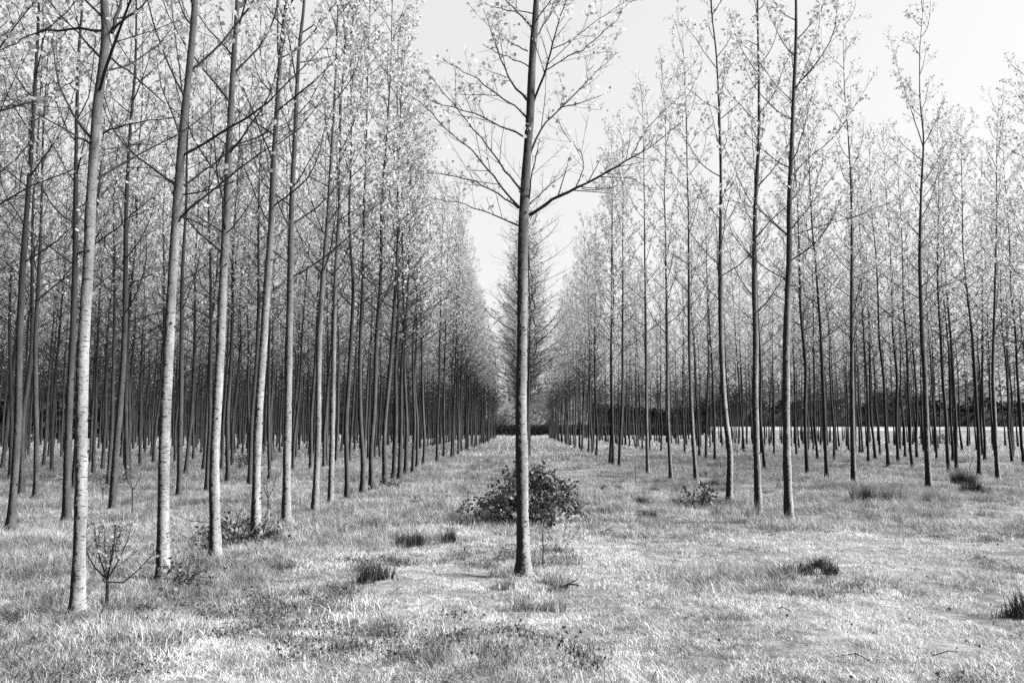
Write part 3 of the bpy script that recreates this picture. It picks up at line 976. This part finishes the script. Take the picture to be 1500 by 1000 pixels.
def twig_on_ground(px, py, label, seed):
    r = np.random.default_rng(seed)
    x, y = on_ground(px, py)
    z = gz(x, y)
    mb = MB()
    mb.tube([(x - .1, y - .03, z + .05), (x, y, z + .075), (x + .1, y + .02, z + .13)], [.008, .01, .004], 5)
    mb.tube([(x, y, z + .075), (x + .06, y - .04, z + .08), (x + .12, y - .06, z + .07)], [.008, .008, .004], 5)
    mb.tube([(x - .02, y, z + .07), (x - .03, y + .01, z + .0)], [.006, .004], 4)
    tag(mb.build("fallen_twig", M['twig']), label, "twig")
twig_on_ground(889, 782, "small dark forked twig lying on the grass right of the bramble bush", 1)
twig_on_ground(833, 866, "dark curled twig in the grass right of the lone front poplar", 2)


def rush(px, py, w, h, n, label, seed, mat="rush", d=None, name=None):
    name = name or ("rush_tuft" if mat == "rush" else "rank_grass")
    r = np.random.default_rng(seed)
    x, y = on_ground(px, py)
    nb = n
    c = max(1, int(w / 0.16))
    cx = r.uniform(-w / 2, w / 2, c); cy = r.uniform(-(d or w * 0.35) / 2, (d or w * .35) / 2, c)
    k = r.integers(0, c, nb)
    bx = cx[k] + r.normal(size=nb) * 0.05; by = cy[k] + r.normal(size=nb) * 0.05
    B = np.stack([bx, by, ground_z(x + bx, y + by) - gz(x, y)], 1)
    hs = h * (0.65 + 0.35 * r.uniform(size=c))[k]
    mb = MB(); mb.blades(B, hs, 0.011, 0.42, r, 3, 0.8)
    o = mb.build(name, M[mat])
    o.location = (x, y, gz(x, y))
    if mat == 'rush':
        tag(o, label, "grass tuft", "dark rush tufts scattered over the meadow")
    else:
        tag(o, label, "grass", None, 'stuff')

rush(597, 801, 0.55, 0.24, 420, "wide spiky rush tuft in front of the lane, left of the bramble bush", 61)
rush(653, 798, 0.32, 0.22, 130, "thin sparse rush tuft midway between wide tuft and bramble bush", 62)
rush(535, 858, 0.32, 0.20, 320, "rush tuft nearest the camera on the left half of the meadow", 63)
rush(1183, 836, 0.55, 0.17, 620, "flat dark rush clump on the open grass at the right", 64)
rush(1214, 829, 0.22, 0.19, 300, "bushy rush tuft joined to the right end of the flat clump", 65)
rush(1472, 902, 0.34, 0.20, 130, "spiky rush tuft close to the right edge of the photo", 66)
rush(1502, 900, 0.25, 0.26, 130, "rush tuft cut off by the right edge of the photo", 67)
rush(1401, 712, 0.8, 0.6, 700, "tall dark rush clump right of the bent poplar", 68)
rush(1418, 724, 1.0, 0.42, 700, "low dark rush clump in front of the taller one", 69)
rush(1320, 738, 2.1, 0.5, 1300, "wide patch of faded reeds in front of the tall bent poplar", 70, 'reed', 0.5, "reed_patch")
rush(1272, 739, 0.4, 0.42, 320, "dark rush tuft at the left end of the faded reed patch", 71)
rush(897, 721, 0.45, 0.25, 300, "small dark rush tuft on the lane, farthest of the four right of the bramble", 72)
rush(943, 742, 0.45, 0.24, 280, "rush tuft beside the right row, upper of the close pair", 73)
rush(942, 758, 0.45, 0.22, 300, "rush tuft beside the right row, lower of the close pair", 74)
rush(898, 750, 0.4, 0.18, 180, "faint flattened rush tuft right of the bramble bush", 75)
rush(709, 680, 0.5, 0.35, 240, "round dark rush tuft far down the lane behind the bramble bush", 76)
rush(698, 686, 0.6, 0.2, 160, "low rush tuft beside the round one far down the lane", 77)
rush(650, 712, 0.5, 0.30, 170, "rush tuft at the left edge of the lane before the bramble bush", 78, 'reed')
rush(977, 720, 0.7, 0.25, 260, "dark grass tuft at the foot of the fifth right poplar", 79, 'reed')
rush(1090, 760, 1.0, 0.34, 420, "tall grass round the foot of the middle right poplars", 80, 'reed')
rush(1053, 715, 0.6, 0.5, 240, "tall grass tuft behind the kinked poplar", 81, 'reed')
rush(770, 862, 0.7, 0.16, 420, "darker grass collar round the foot of the lone front poplar", 82, 'reed')
rush(800, 890, 0.5, 0.13, 300, "dark grass clump in front of the lone front poplar", 83, 'reed')
rush(120, 925, 0.8, 0.17, 420, "rank grass clump in the near left corner below the first trunk", 84, 'reed')
rush(400, 795, 0.7, 0.24, 240, "dark weedy clump right of the brushwood heap", 85)
rush(60, 750, 1.4, 0.25, 420, "dark weedy hummock at the left edge under the second row", 86, 'reed')
rush(190, 770, 1.1, 0.3, 320, "dark weeds behind the nearest left trunk", 87, 'reed')
rush(790, 762, 0.9, 0.42, 420, "faded upright grass in front of the bramble bush", 88, 'reed')
rush(700, 758, 0.8, 0.32, 300, "faded upright grass at the left foot of the bramble bush", 89, 'reed')


# ------------------------------------------------------------------ meadow grass: one mass nobody could count
def patch_mesh(name, seed, n, rad, h, w, lean, mat):
    r = np.random.default_rng(seed)
    a = r.uniform(0, 6.283, n); q = rad * np.sqrt(r.uniform(0, 1, n))
    tuft = r.normal(size=(max(3, n // 14), 2)) * rad * 0.5
    k = r.integers(0, len(tuft), n)
    mixm = r.uniform(size=n) < 0.6
    x = np.where(mixm, tuft[k, 0] + r.normal(size=n) * 0.02, q * np.cos(a)); y = np.where(mixm, tuft[k, 1] + r.normal(size=n) * 0.02, q * np.sin(a))
    mb = MB(); mb.blades(np.stack([x, y, np.full(n, -0.01)], 1), h, w, lean, r, 3)
    return mb.mesh(name, M[mat], True)


def grass_stuff(name, label, pts, rots, scl, idx, meshes):
    coll = bpy.data.collections.new(name + "_clumps")
    for i, me in enumerate(meshes):
        o = bpy.data.objects.new(f"clump_{i:02d}", me)
        coll.objects.link(o)
    me = bpy.data.meshes.new(name)
    n = len(pts)
    me.vertices.add(n); me.vertices.foreach_set("co", np.asarray(pts, np.float32).ravel())
    for an, ty, val in (("rot", 'FLOAT_VECTOR', rots), ("scl", 'FLOAT_VECTOR', scl)):
        at = me.attributes.new(an, ty, 'POINT'); at.data.foreach_set("vector", np.asarray(val, np.float32).ravel())
    at = me.attributes.new("idx", 'INT', 'POINT'); at.data.foreach_set("value", np.asarray(idx, np.int32))
    o = link(name, me); tag(o, label, "grass", None, 'stuff')
    ng = bpy.data.node_groups.new(name, 'GeometryNodeTree')
    ng.interface.new_socket("Geometry", in_out='INPUT', socket_type='NodeSocketGeometry')
    ng.interface.new_socket("Geometry", in_out='OUTPUT', socket_type='NodeSocketGeometry')
    N, L = ng.nodes, ng.links
    gi, go = N.new('NodeGroupInput'), N.new('NodeGroupOutput')
    ci = N.new('GeometryNodeCollectionInfo'); ci.inputs[0].default_value = coll
    ci.inputs['Separate Children'].default_value = True; ci.inputs['Reset Children'].default_value = True
    iop = N.new('GeometryNodeInstanceOnPoints'); iop.inputs['Pick Instance'].default_value = True
    def attr(nm, ty):
        a = N.new('GeometryNodeInputNamedAttribute'); a.data_type = ty; a.inputs[0].default_value = nm
        return a.outputs[0]
    L.new(gi.outputs[0], iop.inputs['Points']); L.new(ci.outputs[0], iop.inputs['Instance'])
    L.new(attr("idx", 'INT'), iop.inputs['Instance Index'])
    e2r = N.new('FunctionNodeEulerToRotation')
    L.new(attr("rot", 'FLOAT_VECTOR'), e2r.inputs[0])
    L.new(e2r.outputs[0], iop.inputs['Rotation']); L.new(attr("scl", 'FLOAT_VECTOR'), iop.inputs['Scale'])
    L.new(iop.outputs[0], go.inputs[0])
    md = o.modifiers.new("grass", 'NODES'); md.node_group = ng
    return o

g = np.random.default_rng(5)
def scatter(y0, y1, dens, margin=0.72):
    area = margin * (y1 * y1 - y0 * y0) + 4 * (y1 - y0)
    n = int(area * dens)
    y = np.sqrt(g.uniform(y0 * y0, y1 * y1, n))
    x = g.uniform(-1, 1, n) * (margin * y + 2)
    return x, y

LAWN = [patch_mesh("lawn_clump", 200 + i, 300, 0.20, 0.045, 0.0045, 1.1, 'grass') for i in range(6)]
TALL = [patch_mesh("tall_clump", 220 + i, 190, 0.19, 0.105, 0.0048, 1.0, 'tall_grass') for i in range(5)]
FAR = [patch_mesh("far_clump", 240 + i, 110, 0.7, 0.14, 0.022, 0.9, 'grass') for i in range(4)]
PX, PY, SC, IX = [], [], [], []
for (a, b, dn, base, sc) in ((2.5, 12, 48, 0, 0.9), (12, 24, 20, 0, 1.2), (24, 48, 5, 0, 1.7), (40, 90, 1.6, 11, 1.2), (90, 150, 0.7, 11, 1.8)):
    x, y = scatter(a, b, dn)
    big = value_noise(x, y, 0.45, 3) * 0.6 + value_noise(x, y, 1.7, 4) * 0.4
    # under the trees the grass is longer; the mown middle and the right foreground stay short
    rowd = np.minimum.reduce([np.abs(x - q) for q in (-3.6, 4.5, 0.05)] + [np.abs(x + 7.6)])
    wild = np.where(x < -2.6, 0.32, 0) + np.where((x > 3.6) & (y > 13), 0.25, 0) + np.where(rowd < 0.8, 0.12, 0) + np.where((y > 11) & (x < 0.4) & (x > -3.6), 0.1, 0)
    pick_tall = (big + wild + g.normal(size=len(x)) * 0.06 > 0.66 + np.where(y < 8, 0.06, 0) + np.where((y < 12) & (x > -1), 0.12, 0)) & (y < 45)
    ix = base + g.integers(0, 6 if base == 0 else 4, len(x))
    ix = np.where(pick_tall, 6 + g.integers(0, 5, len(x)), ix)
    keep = (big + g.uniform(size=len(x)) * 0.5 > 0.42) & ((value_noise(x, y, 2.6, 8) + g.normal(size=len(x)) * .08 > 0.13) | (y > 30))
    s = sc * g.uniform(0.65, 1.3, len(x)) * (0.6 + 0.8 * big) * (0.62 + 0.8 * value_noise(x, y, 2.3, 31))
    PX.append(x[keep]); PY.append(y[keep]); SC.append(s[keep]); IX.append(ix[keep])
for row_, tx, ty in [(h_['row'],) + on_ground(*h_['foot']) for h_ in HEROES] + [t for t in trees if t[2] < 40]:
    m_ = int(g.integers(4, 8))
    an = g.uniform(0, 6.28, m_); q_ = g.uniform(0.1, 0.42, m_)
    PX.append(tx + np.cos(an) * q_); PY.append(ty + np.sin(an) * q_); SC.append(g.uniform(0.7, 1.3, m_)); IX.append(6 + g.integers(0, 5, m_))
PX, PY, SC, IX = map(np.concatenate, (PX, PY, SC, IX))
n = len(PX)
grass_stuff("meadow_grass", "pale tufted meadow grass covering the lane and the plantation floor",
            np.stack([PX, PY, ground_z(PX, PY)], 1), np.stack([g.normal(size=n) * .06, g.normal(size=n) * .06, g.uniform(0, 6.28, n)], 1),
            np.stack([SC, SC, SC * g.uniform(0.6, 1.4, n)], 1), IX, LAWN + TALL + FAR)
# ------- weeds and litter: dark leafy rosettes, dead stalks and fallen leaves in the turf
w = MB(); lit = MB()
nw = 0
for xx, yy in [(g.uniform(-1, 1) * 0.7 * q, q) for q in np.concatenate([np.sqrt(g.uniform(4.5 ** 2, 26 ** 2, 2600)), g.uniform(4.5, 12, 1500)])]:
    nv = float(value_noise(np.array(xx), np.array(yy), 0.8, 21)) + (0.2 if xx < -2.4 else 0) + (0.1 if xx > 3.8 and yy > 12 else 0) + (0.18 if abs(xx) < 0.7 and 7 < yy < 16 else 0) + (0.4 if xx < -1.9 - (7.5 - yy) * .2 and yy < 7.6 else 0) + (0.2 if -4.2 < xx < -1.6 and 7.5 < yy < 13 else 0)
    if nv < (0.66 if xx < -1.2 else 0.76):
        continue
    zz = gz(xx, yy); k = int(g.integers(8, 26)); nw += 1
    P_ = np.stack([xx + g.normal(size=k) * .08, yy + g.normal(size=k) * .08, zz + g.uniform(0.005, 0.05, k)], 1)
    w.leaves(P_, 0.024, g, droop=-0.3)
    if g.uniform() < 0.75:
        m_ = int(g.integers(12, 60)); sp = g.uniform(.05, .13)
        B_ = np.stack([xx + g.normal(size=m_) * sp, yy + g.normal(size=m_) * sp, np.full(m_, zz)], 1)
        w.blades(B_, g.uniform(.07, .15), 0.006, 0.9, g, 3)
tag(w.build("weeds", M['weed']), "dark low weeds and coarse grass scattered through the turf", "weeds", None, 'stuff')
q = np.sqrt(g.uniform(4.5 ** 2, 22 ** 2, 2600)); xx = g.uniform(-1, 1, 2600) * 0.7 * q
lit.leaves(np.stack([xx, q, ground_z(xx, q) + g.uniform(0.01, 0.04, 2600)], 1), 0.022, g, droop=0)
for _ in range(80):
    yy = math.sqrt(g.uniform(20, 400)); x_ = g.uniform(-.68, .68) * yy; an = g.uniform(0, 6.28); ln = g.uniform(.06, .25)
    z_ = gz(x_, yy) + .03
    lit.tube([(x_, yy, z_), (x_ + math.cos(an) * ln * .5, yy + math.sin(an) * ln * .5, z_ + .03), (x_ + math.cos(an + .3) * ln, yy + math.sin(an + .3) * ln, z_ + .01)], [.004, .004, .002], 4)
tag(lit.build("leaf_litter", M['twig']), "dead leaves and broken twigs lying in the grass", "litter", None, 'stuff')
print("TREES", len(single) + len(HEROES), "mass", len(rest), "grass clumps", n)
